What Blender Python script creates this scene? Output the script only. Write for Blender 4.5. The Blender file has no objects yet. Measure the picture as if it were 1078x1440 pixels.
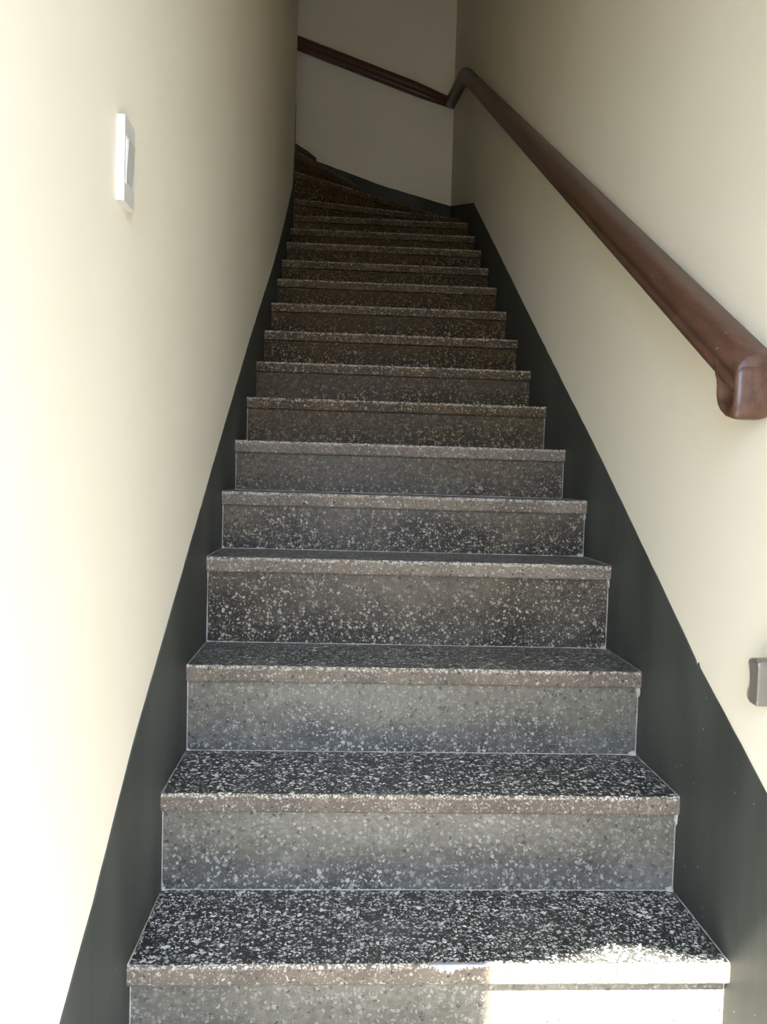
import bpy, bmesh, math, random
from mathutils import Vector, Matrix
random.seed(7)
S = bpy.context.scene
COL = S.collection

# ------------------------------------------------------------------ camera
cam_d = bpy.data.cameras.new('camera')
cam = bpy.data.objects.new('camera', cam_d)
COL.objects.link(cam)
S.camera = cam
YAW, PITCH, ROLL = 0.0503, -0.0417, 0.0284
fw = Vector((math.sin(YAW)*math.cos(PITCH), math.cos(YAW)*math.cos(PITCH), math.sin(PITCH)))
r0 = Vector((math.cos(YAW), -math.sin(YAW), 0))
u0 = r0.cross(fw)
rt = math.cos(ROLL)*r0 + math.sin(ROLL)*u0
up = -math.sin(ROLL)*r0 + math.cos(ROLL)*u0
cam.matrix_world = Matrix(((rt.x, up.x, -fw.x, 0.3331), (rt.y, up.y, -fw.y, -1.2217),
                           (rt.z, up.z, -fw.z, 0.9620), (0, 0, 0, 1)))
cam_d.sensor_fit = 'VERTICAL'
cam_d.sensor_height = 36.0
cam_d.lens = 36.0*1080/1440
cam_d.clip_start = 0.02

# ------------------------------------------------------------------ light
W = bpy.data.worlds.new('sky')
S.world = W
W.use_nodes = True
bg = W.node_tree.nodes['Background']
bg.inputs['Color'].default_value = (0.80, 0.97, 1.34, 1)
bg.inputs['Strength'].default_value = 2.0
SUN_DIR = Vector((0.12, 1.0, -1.35)).normalized()
sun_d = bpy.data.lights.new('sun', 'SUN')
sun_d.energy = 12.5
sun_d.color = (1.0, 0.96, 0.89)
sun_d.angle = math.radians(0.53)
sun = bpy.data.objects.new('sun', sun_d)
COL.objects.link(sun)
sun.rotation_euler = SUN_DIR.to_track_quat('-Z', 'Y').to_euler()
sun.location = (-1, -5, 7)

S.view_settings.view_transform = 'Standard'
S.view_settings.look = 'None'
S.view_settings.gamma = 1.0
S.view_settings.use_curve_mapping = False
S.view_settings.exposure = 2.68
S.cycles.max_bounces = 14
S.cycles.diffuse_bounces = 12

# ------------------------------------------------------------------ node helpers
class NT:
    def __init__(s, name):
        s.m = bpy.data.materials.new(name); s.m.use_nodes = True
        s.t = s.m.node_tree; s.b = s.t.nodes['Principled BSDF']
        s.co = s.t.nodes.new('ShaderNodeTexCoord').outputs['Object']
    def n(s, kind, **kw):
        x = s.t.nodes.new(kind)
        for k, v in kw.items(): setattr(x, k, v)
        return x
    def put(s, sock, v):
        if isinstance(v, bpy.types.NodeSocket): s.t.links.new(v, sock)
        elif isinstance(v, tuple) and len(v) == 3 and sock.type == 'RGBA': sock.default_value = (*v, 1)
        else: sock.default_value = v
    def math(s, op, a, b=0.0, c=None, clamp=False):
        x = s.n('ShaderNodeMath', operation=op, use_clamp=clamp)
        s.put(x.inputs[0], a); s.put(x.inputs[1], b)
        if c is not None: s.put(x.inputs[2], c)
        return x.outputs[0]
    def step(s, v, lo, hi):
        x = s.n('ShaderNodeMapRange', interpolation_type='SMOOTHSTEP')
        s.put(x.inputs['Value'], v); s.put(x.inputs['From Min'], lo); s.put(x.inputs['From Max'], hi)
        return x.outputs['Result']
    def mix(s, f, a, b):
        x = s.n('ShaderNodeMix', data_type='RGBA')
        s.put(x.inputs[0], f); s.put(x.inputs[6], a); s.put(x.inputs[7], b)
        return x.outputs[2]
    def noise(s, scale, detail=3.0, vec=None, rough=0.55):
        x = s.n('ShaderNodeTexNoise'); s.put(x.inputs['Vector'], vec or s.co)
        x.inputs['Scale'].default_value = scale; x.inputs['Detail'].default_value = detail
        x.inputs['Roughness'].default_value = rough
        return x
    def bump(s, h, strength, dist):
        x = s.n('ShaderNodeBump'); x.inputs['Strength'].default_value = strength
        x.inputs['Distance'].default_value = dist; s.put(x.inputs['Height'], h)
        s.t.links.new(x.outputs[0], s.b.inputs['Normal'])
    def scaled(s, sx, sy, sz):
        x = s.n('ShaderNodeMapping'); s.put(x.inputs['Vector'], s.co)
        x.inputs['Scale'].default_value = (sx, sy, sz)
        return x.outputs[0]
    def done(s, col, rough, spec=0.5, gain=1.0):
        if gain != 1: col = s.mix(gain, (0, 0, 0), col)
        s.put(s.b.inputs['Base Color'], col); s.put(s.b.inputs['Roughness'], rough)
        s.put(s.b.inputs['Specular IOR Level'], spec)
        return s.m

def chips(k, scale, frac, size, seed):
    """mask of angular stone chips, one per voronoi cell, with a random brightness"""
    mp = k.n('ShaderNodeMapping'); k.put(mp.inputs['Vector'], k.co)
    mp.inputs['Location'].default_value = (seed, seed*1.7, seed*0.6)
    nz = k.noise(scale*1.6, 2.0, mp.outputs[0])
    ad = k.n('ShaderNodeVectorMath', operation='MULTIPLY_ADD')
    k.put(ad.inputs[0], nz.outputs['Color']); ad.inputs[1].default_value = (1.3/scale,)*3
    k.put(ad.inputs[2], mp.outputs[0])
    v = k.n('ShaderNodeTexVoronoi', feature='F1')
    k.put(v.inputs['Vector'], ad.outputs[0]); v.inputs['Scale'].default_value = scale
    e = k.n('ShaderNodeTexVoronoi', feature='DISTANCE_TO_EDGE')
    k.put(e.inputs['Vector'], ad.outputs[0]); e.inputs['Scale'].default_value = scale
    sp = k.n('ShaderNodeSeparateColor'); k.put(sp.inputs[0], v.outputs['Color'])
    # angular grain: the cell shrunk in from its edges by a random margin
    r = k.math('MULTIPLY_ADD', sp.outputs[1], .30*(1-size), .02 + .18*(1-size))
    m = k.step(k.math('SUBTRACT', e.outputs['Distance'], r), 0.0, 0.05)
    pick = k.math('LESS_THAN', sp.outputs[0], frac)
    return k.math('MULTIPLY', m, pick), sp.outputs[2]

# ------------------------------------------------------------------ materials
def wall_material():
    k = NT('cream_wall_paint')
    a = k.noise(2.2, 4).outputs[0]
    b = k.noise(420, 2).outputs[0]; c = k.noise(9, 3).outputs[0]
    col = k.mix(k.step(a, .3, .7), (.735, .685, .550), (.765, .715, .58))
    k.bump(k.math('ADD', k.math('MULTIPLY', b, .15), c), .12, .01)
    return k.done(col, .62, .25)

def skirt_material():
    k = NT('black_skirting_paint')
    st = k.noise(6, 4, k.scaled(1, 1, .18)).outputs[0]
    col = k.mix(k.step(st, .35, .7), (.036, .040, .034), (.060, .065, .056))
    sp = k.n('ShaderNodeTexVoronoi'); k.put(sp.inputs['Vector'], k.co); sp.inputs['Scale'].default_value = 26
    fleck = k.math('LESS_THAN', sp.outputs['Distance'], .055)
    col = k.mix(k.math('MULTIPLY', fleck, .45), col, (.35, .37, .36))
    k.bump(st, .12, .01)
    return k.done(col, .5, .3)

def tread_material():
    k = NT('polished_black_terrazzo')
    m1, c1 = chips(k, 122, .66, .60, 0.0)
    m2, c2 = chips(k, 235, .62, .50, 3.1)
    m4, c4 = chips(k, 78, .16, .52, 5.3)
    base = k.mix(k.noise(14, 4).outputs[0], (.016, .018, .016), (.036, .037, .032))
    col = k.mix(k.math('MULTIPLY', m2, k.math('MULTIPLY_ADD', c2, .75, .05)), base, (.33, .33, .31))
    col = k.mix(k.math('MULTIPLY', m1, k.math('MULTIPLY_ADD', c1, .75, .28)), col, (.60, .60, .56))
    col = k.mix(k.math('MULTIPLY', m4, k.math('MULTIPLY_ADD', c4, .5, .5)), col, (.62, .62, .58))
    scuff = k.noise(5, 5).outputs[0]
    col = k.mix(k.math('MULTIPLY', k.step(scuff, .52, .75), .18), col, (.18, .175, .16))
    k.bump(m1, .08, .002)
    return k.done(col, k.math('MULTIPLY_ADD', scuff, .25, .22), .35, 1.0)

def nosing_material(name, dark, pale, chip):
    k = NT(name)
    m1, c1 = chips(k, 135, .50, .55, 1.3)
    m2, c2 = chips(k, 240, .50, .50, 2.9)
    m3, c3 = chips(k, 150, .20, .45, 6.2)
    n = k.noise(7, 5).outputs[0]
    base = k.mix(k.step(n, .3, .7), dark, pale)
    base = k.mix(k.math('MULTIPLY', k.step(k.noise(38, 4).outputs[0], .45, .75), .4), base, dark)
    col = k.mix(k.math('MULTIPLY', m3, .75), base, (.028, .025, .022))
    col = k.mix(k.math('MULTIPLY', m2, k.math('MULTIPLY_ADD', c2, .6, 0)), col, chip)
    col = k.mix(k.math('MULTIPLY', m1, k.math('MULTIPLY_ADD', c1, .9, -.05, clamp=True)), col, chip)
    edge = k.n('ShaderNodeUVMap')
    s = k.n('ShaderNodeSeparateXYZ'); k.put(s.inputs[0], edge.outputs[0])
    # chipped pale aggregate along the top arris
    m5, c5 = chips(k, 150, .80, .80, 8.8)
    wear = k.math('MULTIPLY', k.step(k.math('ADD', s.outputs[1], k.math('MULTIPLY', k.noise(30, 3).outputs[0], .3)), .86, 1.06), m5)
    col = k.mix(k.math('MULTIPLY', wear, .85), col, tuple(min(.56, c*1.3) for c in chip))
    k.bump(m1, .15, .002)
    return k.done(col, .45, .08, .88)

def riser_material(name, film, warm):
    """film: how much grey cement haze still hides the polished black terrazzo; warm: dim brown light of the upper flight put into the mix"""
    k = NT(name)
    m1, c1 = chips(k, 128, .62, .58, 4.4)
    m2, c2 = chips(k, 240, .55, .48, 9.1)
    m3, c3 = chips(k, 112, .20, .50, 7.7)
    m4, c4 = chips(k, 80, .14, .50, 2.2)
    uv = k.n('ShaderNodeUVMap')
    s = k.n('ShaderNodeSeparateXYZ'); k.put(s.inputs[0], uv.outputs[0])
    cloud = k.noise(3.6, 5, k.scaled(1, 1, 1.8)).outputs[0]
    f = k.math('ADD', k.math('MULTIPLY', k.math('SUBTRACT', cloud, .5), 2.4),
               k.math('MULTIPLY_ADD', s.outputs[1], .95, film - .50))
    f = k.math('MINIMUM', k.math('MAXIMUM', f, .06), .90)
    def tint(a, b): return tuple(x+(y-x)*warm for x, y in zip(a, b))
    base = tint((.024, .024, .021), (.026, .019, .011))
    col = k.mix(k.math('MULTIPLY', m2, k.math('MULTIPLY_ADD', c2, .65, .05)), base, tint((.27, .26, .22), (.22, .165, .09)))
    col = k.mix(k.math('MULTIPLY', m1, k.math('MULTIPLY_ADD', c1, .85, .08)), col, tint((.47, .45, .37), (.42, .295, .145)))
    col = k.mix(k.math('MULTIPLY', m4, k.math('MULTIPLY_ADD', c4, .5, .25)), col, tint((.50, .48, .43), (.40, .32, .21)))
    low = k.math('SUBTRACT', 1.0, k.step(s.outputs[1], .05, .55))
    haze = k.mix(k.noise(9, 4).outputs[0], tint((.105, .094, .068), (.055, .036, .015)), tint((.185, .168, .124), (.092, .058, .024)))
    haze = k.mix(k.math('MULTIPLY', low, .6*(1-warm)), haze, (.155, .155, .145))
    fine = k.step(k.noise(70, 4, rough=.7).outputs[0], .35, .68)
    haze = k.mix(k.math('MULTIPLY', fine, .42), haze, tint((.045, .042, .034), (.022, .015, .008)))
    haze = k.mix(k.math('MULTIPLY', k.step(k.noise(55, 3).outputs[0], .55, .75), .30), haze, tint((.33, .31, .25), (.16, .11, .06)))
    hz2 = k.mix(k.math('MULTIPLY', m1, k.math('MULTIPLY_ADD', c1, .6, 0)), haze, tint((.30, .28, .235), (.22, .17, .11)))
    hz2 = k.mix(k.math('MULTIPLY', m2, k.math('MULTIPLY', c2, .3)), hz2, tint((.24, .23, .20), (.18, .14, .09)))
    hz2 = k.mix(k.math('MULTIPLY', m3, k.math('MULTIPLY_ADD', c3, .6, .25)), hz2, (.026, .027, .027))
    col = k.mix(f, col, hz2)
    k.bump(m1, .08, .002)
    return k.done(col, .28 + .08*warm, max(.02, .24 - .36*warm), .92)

def grout_material():
    k = NT('white_joint_filler')
    n = k.noise(60, 3).outputs[0]
    return k.done(k.mix(n, (.22, .20, .17), (.46, .43, .37)), .8, .2)

def wood_material():
    k = NT('varnished_red_brown_wood')
    g = k.noise(9, 5, k.scaled(9, .9, 6)).outputs[0]
    g2 = k.noise(60, 3, k.scaled(3, .35, 3)).outputs[0]
    col = k.mix(k.step(g, .3, .72), (.050, .023, .013), (.098, .045, .026))
    col = k.mix(k.math('MULTIPLY', k.step(g2, .5, .8), .45), col, (.045, .018, .012))
    nick = k.n('ShaderNodeTexVoronoi'); k.put(nick.inputs['Vector'], k.scaled(1, .55, 1)); nick.inputs['Scale'].default_value = 42
    col = k.mix(k.math('MULTIPLY', k.math('LESS_THAN', nick.outputs['Distance'], .07), .6), col, (.42, .33, .24))
    return k.done(col, k.math('MULTIPLY_ADD', g, .2, .27), .5)

def plain(name, c, rough, spec=.5, var=.12):
    k = NT(name)
    n = k.noise(25, 4).outputs[0]
    d = tuple(x*(1-var) for x in c)
    return k.done(k.mix(n, d, c), rough, spec)

M_wall = wall_material(); M_skirt = skirt_material(); M_tread = tread_material()
M_grout = grout_material(); M_wood = wood_material()
M_nose = [nosing_material('worn_tan_nosing', (.105, .086, .064), (.180, .146, .106), (.42, .37, .30)),
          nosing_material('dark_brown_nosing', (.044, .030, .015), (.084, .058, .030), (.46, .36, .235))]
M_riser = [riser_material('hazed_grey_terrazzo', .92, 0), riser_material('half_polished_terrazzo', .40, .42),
           riser_material('brown_speckled_terrazzo', .90, .5), riser_material('dark_brown_terrazzo', .34, 1), riser_material('shade_browned_terrazzo', .72, .75)]  # browner mixes carry the warm dim light of the upper steps
M_plastic = plain('white_switch_plastic', (.58, .56, .51), .3, .5, .03)
M_rocker = plain('grey_white_rocker_plastic', (.44, .44, .405), .28, .5, .03)
M_taupe = plain('taupe_varnished_block', (.165, .145, .118), .3, .5, .25)
M_ground = plain('dark_asphalt_paving', (.075, .075, .072), .8, .2, .2)  # unseen asphalt, kept dark to limit light bounced up the stairwell
M_landing = plain('pale_landing_tile', (.22, .217, .21), .6, .3, .12)
M_facade = plain('painted_render', (.62, .60, .55), .8, .2, .1)
M_ceil = plain('white_ceiling_paint', (.56, .53, .46), .8, .2, .04)

# ------------------------------------------------------------------ mesh helpers
def link(name, bm, mat, parent=None, kind=None, smooth=False):
    me = bpy.data.meshes.new(name)
    bmesh.ops.recalc_face_normals(bm, faces=bm.faces)
    bm.to_mesh(me); bm.free()
    me.materials.append(mat)
    if smooth:
        for p in me.polygons: p.use_smooth = True
    o = bpy.data.objects.new(name, me)
    COL.objects.link(o)
    if parent: o.parent = parent
    if kind: o['kind'] = kind
    return o

def thing(name, label, cat, loc=(0, 0, 0), group=None):
    o = bpy.data.objects.new(name, None)
    COL.objects.link(o)
    o.location = loc
    o['label'] = label; o['category'] = cat
    if group: o['group'] = group
    return o

def box(bm, a, b):
    vs = [bm.verts.new((x, y, z)) for x in (a[0], b[0]) for y in (a[1], b[1]) for z in (a[2], b[2])]
    for f in ((0, 1, 3, 2), (4, 6, 7, 5), (0, 4, 5, 1), (2, 3, 7, 6), (0, 2, 6, 4), (1, 5, 7, 3)):
        bm.faces.new([vs[i] for i in f])

def prism(bm, pts0, pts1):
    """closed solid between two outlines with the same number of points"""
    a = [bm.verts.new(p) for p in pts0]; b = [bm.verts.new(p) for p in pts1]
    bm.faces.new(a); bm.faces.new(list(reversed(b)))
    n = len(a)
    for i in range(n):
        bm.faces.new((a[i], b[i], b[(i+1) % n], a[(i+1) % n]))

def sweep(bm, rings, cap=True):
    vs = [[bm.verts.new(p) for p in r] for r in rings]
    n = len(vs[0])
    for i in range(len(vs)-1):
        for j in range(n):
            bm.faces.new((vs[i][j], vs[i][(j+1) % n], vs[i+1][(j+1) % n], vs[i+1][j]))
    if cap:
        bm.faces.new(list(reversed(vs[0]))); bm.faces.new(vs[-1])

def bevel_all(bm, w, seg=2, ang=0.5):
    es = [e for e in bm.edges if len(e.link_faces) == 2 and e.calc_face_angle(0) > ang]
    bmesh.ops.bevel(bm, geom=es, offset=w, segments=seg, affect='EDGES', profile=.6)

# ------------------------------------------------------------------ setting
BACK = 4.083          # face of the back wall
LEND = 3.195          # where the left wall ends and the flight turns
FY = -1.6            # inside face of the front wall
ZC = 5.05

def ceil_z(y):
    return 2.85 + (y-FY)*(ZC-2.85)/(LEND-FY) if y < LEND else ZC

# left wall, with its return along the upper flight
bm = bmesh.new()
yz = [(FY, -.05), (LEND, -.05), (LEND, ZC+.1), (FY, 3.0)]
prism(bm, [(0, y, z) for y, z in yz], [(-.2, y, z) for y, z in yz])
bevel_all(bm, .006, 2)
link('wall_left', bm, M_wall, kind='structure')
bm = bmesh.new(); box(bm, (-1.6, LEND-.2, -.05), (-.2, LEND, ZC+.12))
link('wall_inner', bm, M_wall, kind='structure')
bm = bmesh.new()
yz = [(FY, -.05), (BACK+.2, -.05), (BACK+.2, ZC+.1), (LEND, ZC+.1), (FY, 3.0)]
prism(bm, [(1, y, z) for y, z in yz], [(1.2, y, z) for y, z in yz])
link('wall_right', bm, M_wall, kind='structure')
bm = bmesh.new(); box(bm, (-1.6, BACK, -.05), (1.0, BACK+.2, ZC+.12))
link('wall_back', bm, M_wall, kind='structure')
bm = bmesh.new(); box(bm, (-1.8, LEND-.2, -.05), (-1.6, BACK+.2, ZC+.12))
link('wall_landing', bm, M_wall, kind='structure')
bm = bmesh.new()
prism(bm, [(-.2, FY, 2.85), (-.2, LEND, ZC), (-.2, LEND, ZC+.12), (-.2, FY, 3.0)],
          [(1.0, FY, 2.85), (1.0, LEND, ZC), (1.0, LEND, ZC+.12), (1.0, FY, 3.0)])
box(bm, (-1.6, LEND, ZC), (1.0, BACK, ZC+.12))
link('ceiling', bm, M_ceil, kind='structure')
# front wall with the doorway behind the camera; its jamb and head are shaped, and a panel added, to cut the sun patch
JAMB = 0.817
HEAD = .17 + 1.35*(-FY+.16)
bm = bmesh.new()
box(bm, (-2.6, FY-.16, -.05), (-.02, FY, 4.2))
box(bm, (JAMB, FY-.16, -.05), (3.6, FY, 4.2))
head = [(-.02+i*(JAMB+.02)/24, HEAD + .060*math.exp(-((-.02+i*(JAMB+.02)/24-.615)/.09)**2)) for i in range(25)]  # hump put into the head to let a sun strip onto the tread
head = head + [(JAMB, 4.2), (-.02, 4.2)]
prism(bm, [(x, FY-.16, z) for x, z in head], [(x, FY, z) for x, z in head])
link('wall_front', bm, M_facade, kind='structure')
bm = bmesh.new(); box(bm, (-.02, FY-.16, 2.18), (.383, FY-.14, HEAD))
link('sun_block_panel', bm, M_facade, kind='structure')  # unseen panel added to block the sun left of its patch
bm = bmesh.new(); box(bm, (0, FY, -.1), (1, .3, 0)); box(bm, (-1.6, LEND, -.1), (1, BACK, 0))
link('floor', bm, M_landing, kind='structure')
bm = bmesh.new(); box(bm, (-40, -60, -.1), (40, FY, -.001))
link('floor_outside', bm, M_ground, kind='structure')
# black painted skirting that follows the flight
def skirting(name, top, low, plane):
    pts = []
    for (a, b) in zip(top, top[1:]):
        n = max(2, int(math.dist(a, b)/.03))
        for i in range(n):
            t = i/n
            pts.append((a[0]+(b[0]-a[0])*t, a[1]+(b[1]-a[1])*t + random.uniform(-.0012, .0012)))
    pts.append(top[-1])
    out = pts + low
    bm = bmesh.new()
    prism(bm, [plane(a, b, 0) for a, b in out], [plane(a, b, .0025) for a, b in out])
    return link(name, bm, M_skirt, kind='structure')
skirting('baseboard_left', [(FY, .13), (-.52, .13), (-.29, .284), (-.168, .368), (.017, .520), (.282, .694), (.733, .994), (1.375, 1.41),
         (2.154, 1.888), (2.633, 2.216), (2.944, 2.456), (3.075, 2.553), (3.12, 2.66), (3.16, 2.82), (3.19, 3.055)],
         [(LEND-.005, 1.9), (.75, .25), (.3, 0), (FY, 0)], lambda a, b, d: (d, a, b))
skirting('baseboard_right', [(FY, .13), (-.62, .13), (-.109, .474), (.034, .557), (.160, .630), (.166, .639), (.172, .631), (.179, .642), (.350, .758), (.765, 1.034), (1.455, 1.473),
         (2.303, 2.018), (3.064, 2.507), (BACK, 2.843)], [(BACK, 2.2), (1.0, .35), (.35, 0), (FY, 0)], lambda a, b, d: (1-d, a, b))
skirting('baseboard_back', [(-1.6, 4.21), (-.3, 3.37), (-.051, 3.206), (.017, 3.167), (.075, 3.125), (.083, 3.098), (.163, 3.075), (.542, 2.955), (1.0, 2.843)],
         [(1.0, 2.2), (-1.6, 2.9)], lambda a, b, d: (a, BACK-d, b))

# ------------------------------------------------------------------ staircase
YS = [0, .214, .429, .649, .860, 1.088, 1.332, 1.572, 1.812, 2.055, 2.288, 2.522, 2.746, 2.984, 3.238]
ZS = [.170, .363, .554, .765, .920, 1.069, 1.222, 1.375, 1.531, 1.693, 1.852, 2.002, 2.154, 2.299, 2.455]
E0, E1 = .0025, .9975
OV, TH = .0142, .036
stair = thing('staircase', 'straight terrazzo stair with dark speckled treads and brown nosings, turning left at its top', 'staircase')

def bead(pts, r, name, parent):
    """uneven thin line of joint filler along pts"""
    bm = bmesh.new(); rings = []
    dense = []
    for a, b in zip(pts, pts[1:]):
        a, b = Vector(a), Vector(b); n = max(2, int((b-a).length/.02))
        dense += [a.lerp(b, i/n) for i in range(n)]
    dense.append(Vector(pts[-1]))
    for i, p in enumerate(dense):
        d = (dense[min(i+1, len(dense)-1)] - dense[max(i-1, 0)]).normalized()
        s = d.cross(Vector((0, 0, 1)) if abs(d.z) < .7 else Vector((1, 0, 0))).normalized(); t = d.cross(s)
        q = r*random.uniform(.45, 1.35)
        if i in (0, len(dense)-1): q = r*1.7
        rings.append([p + q*(s*math.cos(k*math.tau/5) + t*math.sin(k*math.tau/5)) for k in range(5)])
    sweep(bm, rings)
    return link(name, bm, M_grout, parent, smooth=True)

def uv_from(o, fn):
    me = o.data; uv = me.uv_layers.new(name='UVMap')
    for l in me.loops: uv.data[l.index].uv = fn(me.vertices[l.vertex_index].co)

def step(A, B, z, zlow, rest, mat, grout, nmat=None, OV=OV):
    """A-B: nosing line seen from above; rest: the other corners of the tread's outline, B side first"""
    nmat = nmat or M_nose[1]
    A = Vector((*A, 0)); B = Vector((*B, 0)); d = (B-A).normalized(); inn = Vector((-d.y, d.x, 0))
    L = (B-A).length
    # tread slab, its front arris slightly chipped
    n = max(6, int(L/.018))
    front = []
    for i in range(n+1):
        p = A + d*(L*i/n)
        front.append(p + inn*(.0035 + (random.uniform(-.0012, .0012) if 0 < i < n else 0)))
    lo = [Vector((p.x, p.y, z-TH+.001)) for p in front] + [Vector((*q, z-TH+.001)) for q in rest]
    hi = [Vector((p.x, p.y, z)) for p in front] + [Vector((*q, z)) for q in rest]
    bm = bmesh.new(); prism(bm, lo, hi)
    tread = link('tread', bm, M_tread, stair)
    # nosing band: the worn front face with a rounded lower edge and ragged top arris
    bm = bmesh.new(); rings = []
    prof = [(0.0075, -TH), (0.0025, -TH), (.0006, -TH+.003), (0, -TH+.010), (0, -.006), (.0009, -.0026), (.0030, -.0006), (.0075, -.0004)]
    for i in range(n+1):
        p = A + d*(L*i/n)
        j = random.uniform(-.0007, .0007); kz = random.uniform(-.0012, .0004)
        rings.append([p + inn*(a + (j if a < .002 else 0)) + Vector((0, 0, z + b + (kz if b > -.003 else 0))) for a, b in prof])
    sweep(bm, rings)
    nose = link('nosing', bm, nmat, tread)
    uv_from(nose, lambda c: (c.x, (c.z-z+TH)/TH))
    # riser slab under the overhang
    a2 = A + inn*OV; b2 = B + inn*OV
    bm = bmesh.new()
    outl = [a2, b2, b2+inn*.028, a2+inn*.028]
    for q in outl: q.y = min(q.y, BACK-.003); q.x = min(q.x, E1)
    prism(bm, [Vector((p.x, p.y, zlow)) for p in outl], [Vector((p.x, p.y, z-TH+.0005)) for p in outl])
    ris = link('riser', bm, mat, stair)
    uv_from(ris, lambda c: (c.x, (c.z-zlow)/(z-TH-zlow)))
    if grout:
        h = z-TH
        bead([a2+d*.002+Vector((0, 0, zlow+.001)), b2-d*.002+Vector((0, 0, zlow+.001))], .0011, 'joint_line', ris)
        for q, g in ((a2, d), (b2, -d)):
            bead([q+g*.0015+Vector((0, 0, zlow+.002)), q+g*.001+Vector((0, 0, h-.002))], .0012, 'joint_line', ris)
        for q, g in ((A, d), (B, -d)):
            ln = max(.05, grout-OV)
            bead([q+g*.001+inn*.003+Vector((0, 0, z-TH+.002)), q+g*.001+inn*.002+Vector((0, 0, z)),
                  q+g*.001+inn*(ln+OV)+Vector((0, 0, z+.0006))], .0012, 'joint_line', tread)
        # lumps of filler left in the corners
        if grout > .01 and zlow < .8 and zlow > 0:
            for q, g, sz in ((a2, d, .006), (b2, -d, .011)):
                bm = bmesh.new(); bmesh.ops.create_icosphere(bm, subdivisions=2, radius=1)
                for v in bm.verts:
                    w = 1 + random.uniform(-.28, .28)
                    v.co = q + g*.001 + Vector((0, 0, zlow)) + Vector((v.co.x*sz*1.5*w, v.co.y*sz*.55*w, v.co.z*sz*w))
                for v in bm.verts: v.co.x = min(max(v.co.x, .004), .996)
                link('filler_lump', bm, M_grout, ris, smooth=True)
            bm = bmesh.new(); bmesh.ops.create_icosphere(bm, subdivisions=2, radius=1)
            for v in bm.verts:
                w = 1 + random.uniform(-.25, .25)
                v.co = b2 - d*.001 + Vector((0, 0, h-.008)) + Vector((v.co.x*.005*w, (v.co.y*.010-.002)*w, v.co.z*.016*w))
                v.co.x = min(v.co.x, .996)
            link('filler_lump', bm, M_grout, ris, smooth=True)
    return tread, ris

for i in range(15):
    y, z = YS[i], ZS[i]
    zl = ZS[i-1] if i else 0.0
    back = YS[i+1]+OV+.02 if i < 14 else None
    rest = [(E1, back), (E0, back)] if back else [(E1, 3.67), (E0, 3.47)]
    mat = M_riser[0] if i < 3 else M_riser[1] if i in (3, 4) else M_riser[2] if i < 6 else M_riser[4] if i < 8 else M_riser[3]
    step((E0, y), (E1, y), z, zl, rest, mat, (YS[i+1]-y) if i < 7 else 0, M_nose[0 if i < 6 else 1], OV if i else .018)  # darker, browner risers and nosings higher up stand in for the fading light
# smear of pale cement on the front edge of the lowest tread
first = next(o for o in stair.children if o.name == 'tread')
bm = bmesh.new(); rings = []
for i in range(46):
    t = i/45; x = .492 + .118*t
    hgt = (.0035 + .013*math.exp(-((t-.25)/.2)**2))*random.uniform(.55, 1.25)*min(1, 6*t+.2, 6*(1-t)+.2)
    dep = .004 + .006*random.random()
    j = random.uniform(0, .0008)
    rings.append([(x, -.0004, .170-hgt), (x, -.0008-j, .168-.3*hgt), (x, -.0004-j, .1700), (x, .003, .1704+j), (x, dep, .1700), (x, dep, .168), (x, .001, .17-hgt)])
sweep(bm, rings)
link('cement_smear', bm, plain('pale_grey_cement', (.40, .405, .40), .85, .2, .55), first)
# winders round the corner, then the start of the upper flight
WZ = [2.61, 2.775, 2.93, 3.085]
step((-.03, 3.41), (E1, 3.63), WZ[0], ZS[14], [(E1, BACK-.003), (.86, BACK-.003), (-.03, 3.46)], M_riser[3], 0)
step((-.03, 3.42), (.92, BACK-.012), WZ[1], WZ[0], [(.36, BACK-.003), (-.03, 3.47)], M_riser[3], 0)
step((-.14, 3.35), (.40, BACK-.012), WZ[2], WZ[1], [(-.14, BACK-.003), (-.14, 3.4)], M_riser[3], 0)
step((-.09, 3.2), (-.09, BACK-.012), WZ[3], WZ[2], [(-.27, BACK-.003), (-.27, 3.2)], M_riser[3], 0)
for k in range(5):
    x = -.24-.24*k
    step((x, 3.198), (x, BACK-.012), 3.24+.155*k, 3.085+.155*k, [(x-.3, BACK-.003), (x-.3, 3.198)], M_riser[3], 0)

# ------------------------------------------------------------------ handrail
rail = thing('handrail', 'dark varnished wooden handrail along the right and back walls with a blunt dropped scroll end', 'handrail', (0, 0, 0))
PROF = [(0, -.054), (0, .003), (.010, .0085), (.024, .0105), (.038, .0090), (.050, .0045), (.058, -.003), (.0635, -.012), (.065, -.022),
        (.0645, -.029), (.0615, -.034), (.062, -.040), (.0645, -.046), (.0645, -.054), (.0605, -.0605), (.052, -.0625), (.022, -.0625)]
def top_z(y): return 1.196 + .651*y
YK, ZK = 3.36, 3.383          # where the pitch eases over the winders
ZCN = 3.548
def ring_r(y, z): return [(1-a, y, z+b) for a, b in PROF]
bm = bmesh.new()
front = [(1-a*.97, -.0465, top_z(-.0465)-.003+b*.9) for a, b in PROF]
sweep(bm, [front] + [ring_r(y, top_z(y)) for y in [-.040+i*(YK-.045+.040)/13 for i in range(14)]])
link('rail', bm, M_wood, rail, smooth=True)
bm = bmesh.new(); rings = [ring_r(YK-.045, top_z(YK-.045)), ring_r(YK-.02, top_z(YK-.02)-.0005), ring_r(YK+.01, ZK+.000), ring_r(YK+.05, ZK+.011)]
for t in (.25, .5, .75): rings.append(ring_r(YK+.05+t*(BACK-.07-YK-.05), ZK+.011+t*(ZCN-ZK-.026)))
rings.append([(1-a, BACK-a, ZCN+b) for a, b in PROF])
sweep(bm, rings)
link('rail_elbow', bm, M_wood, rail, smooth=True)
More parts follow.
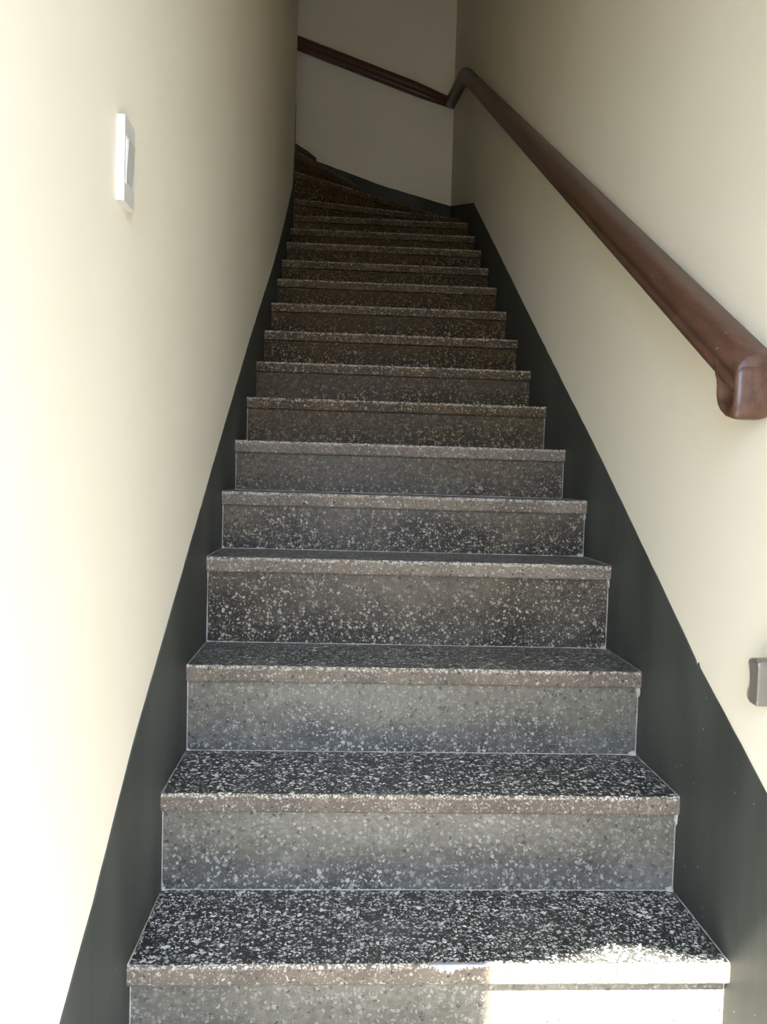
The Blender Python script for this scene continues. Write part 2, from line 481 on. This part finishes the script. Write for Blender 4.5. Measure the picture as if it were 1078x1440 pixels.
bm = bmesh.new(); rings = [[(1-a, BACK-a, ZCN+b) for a, b in PROF]]
for i in range(1, 13):
    x = 1-.066-i*(2.3/12)
    rings.append([(x, BACK-a, ZCN+.324*(1-x)+(b if b > -.02 else b*1.3)) for a, b in PROF])
sweep(bm, rings)
link('rail', bm, M_wood, rail, smooth=True)
# dropped end: side outline in y,z, lofted over x, with a hollow scroll in its left cheek
side = [(.036, top_z(.036)-.016), (.030, 1.156), (.024, 1.148), (.0205, 1.135), (.0195, 1.115), (.014, 1.099), (.003, 1.087), (-.012, 1.078), (-.030, 1.073),
        (-.040, 1.0745), (-.047, 1.082), (-.050, 1.096), (-.0505, 1.115), (-.0505, 1.135), (-.0495, 1.147), (-.0465, 1.155), (-.034, 1.163), (-.01, 1.178)]
def dense_outline(o, n=3):
    r = []
    for a, b in zip(o, o[1:]+o[:1]): r += [(a[0]+(b[0]-a[0])*t/n, a[1]+(b[1]-a[1])*t/n) for t in range(n)]
    return r
side = dense_outline(side)
cx, cz = -.014, 1.122
def ring_e(s, x): return [(x, cx+(y-cx)*s, cz+(z-cz)*s) for y, z in side]
bm = bmesh.new()
rings = [ring_e(.05, .9475), ring_e(.22, .9468), ring_e(.40, .9450), ring_e(.52, .9420), ring_e(.60, .9385), ring_e(.67, .9362), ring_e(.74, .9350), ring_e(.86, .9355), ring_e(.94, .9385), ring_e(.985, .9440),
         ring_e(1.0, .9520), ring_e(1.0, .974), ring_e(.985, .984), ring_e(.93, .992), ring_e(.86, .9985)]
sweep(bm, rings)
link('scroll_end', bm, M_wood, rail, smooth=True)

# ------------------------------------------------------------------ light switch on the left wall
sw = thing('light_switch', 'white rectangular light switch plate high on the left wall', 'light switch', (0, -.081, 1.345))
def ybox(bm, x0, x1, y0, y1, z0, z1): box(bm, (x0, y0, z0), (x1, y1, z1))
h = .056
bm = bmesh.new(); ybox(bm, 0, .0115, -.025, .025, 0, .119); bevel_all(bm, .0018, 2)
link('plate', bm, M_plastic, sw)
bm = bmesh.new()                      # raised rim around the rocker
o4 = [(-.0185, .026), (.0185, .026), (.0185, .092), (-.0185, .092)]; i4 = [(-.0165, .028), (.0165, .028), (.0165, .090), (-.0165, .090)]
vo = [[bm.verts.new((x, y, z)) for y, z in o4] for x in (.011, .0127)]
vi = [[bm.verts.new((x, y, z)) for y, z in i4] for x in (.011, .0127)]
for k in range(4):
    j = (k+1) % 4
    bm.faces.new((vo[0][k], vo[0][j], vo[1][j], vo[1][k])); bm.faces.new((vi[0][j], vi[0][k], vi[1][k], vi[1][j]))
    bm.faces.new((vo[1][k], vo[1][j], vi[1][j], vi[1][k])); bm.faces.new((vo[0][j], vo[0][k], vi[0][k], vi[0][j]))
link('rim', bm, M_plastic, sw)
bm = bmesh.new()                      # rocker tilted, its lower half pressed in
yz = [(.0095, .029), (.0120, .029), (.0132, .058), (.0146, .089), (.0095, .089)]
prism(bm, [(x, -.0158, z) for x, z in yz], [(x, .0158, z) for x, z in yz])
link('rocker', bm, M_rocker, sw)

# ------------------------------------------------------------------ small block low on the right wall
blk = thing('wall_block', 'small taupe varnished block with a hollowed back edge, low on the right wall', 'wall block', (1.0, -.078, .628))
outl = [(.024, .004), (.0275, .010), (.027, .018), (.0235, .028), (.0225, .038), (.0235, .049), (.0265, .060), (.0275, .066), (.0245, .071), (.018, .0725),
        (.002, .0725), (-.003, .070), (-.005, .064), (-.005, .008), (-.003, .002), (.002, 0), (.018, .001)]
bm = bmesh.new()
def ring_b(s, x): return [(x, (y-.010)*s+.010, .036+(z-.036)*s) for y, z in outl]
sweep(bm, [ring_b(1, 0), ring_b(1, -.020), ring_b(.985, -.0235), ring_b(.93, -.026), ring_b(.84, -.0265), ring_b(.80, -.0255), ring_b(.3, -.0252)])
link('block', bm, M_taupe, blk)
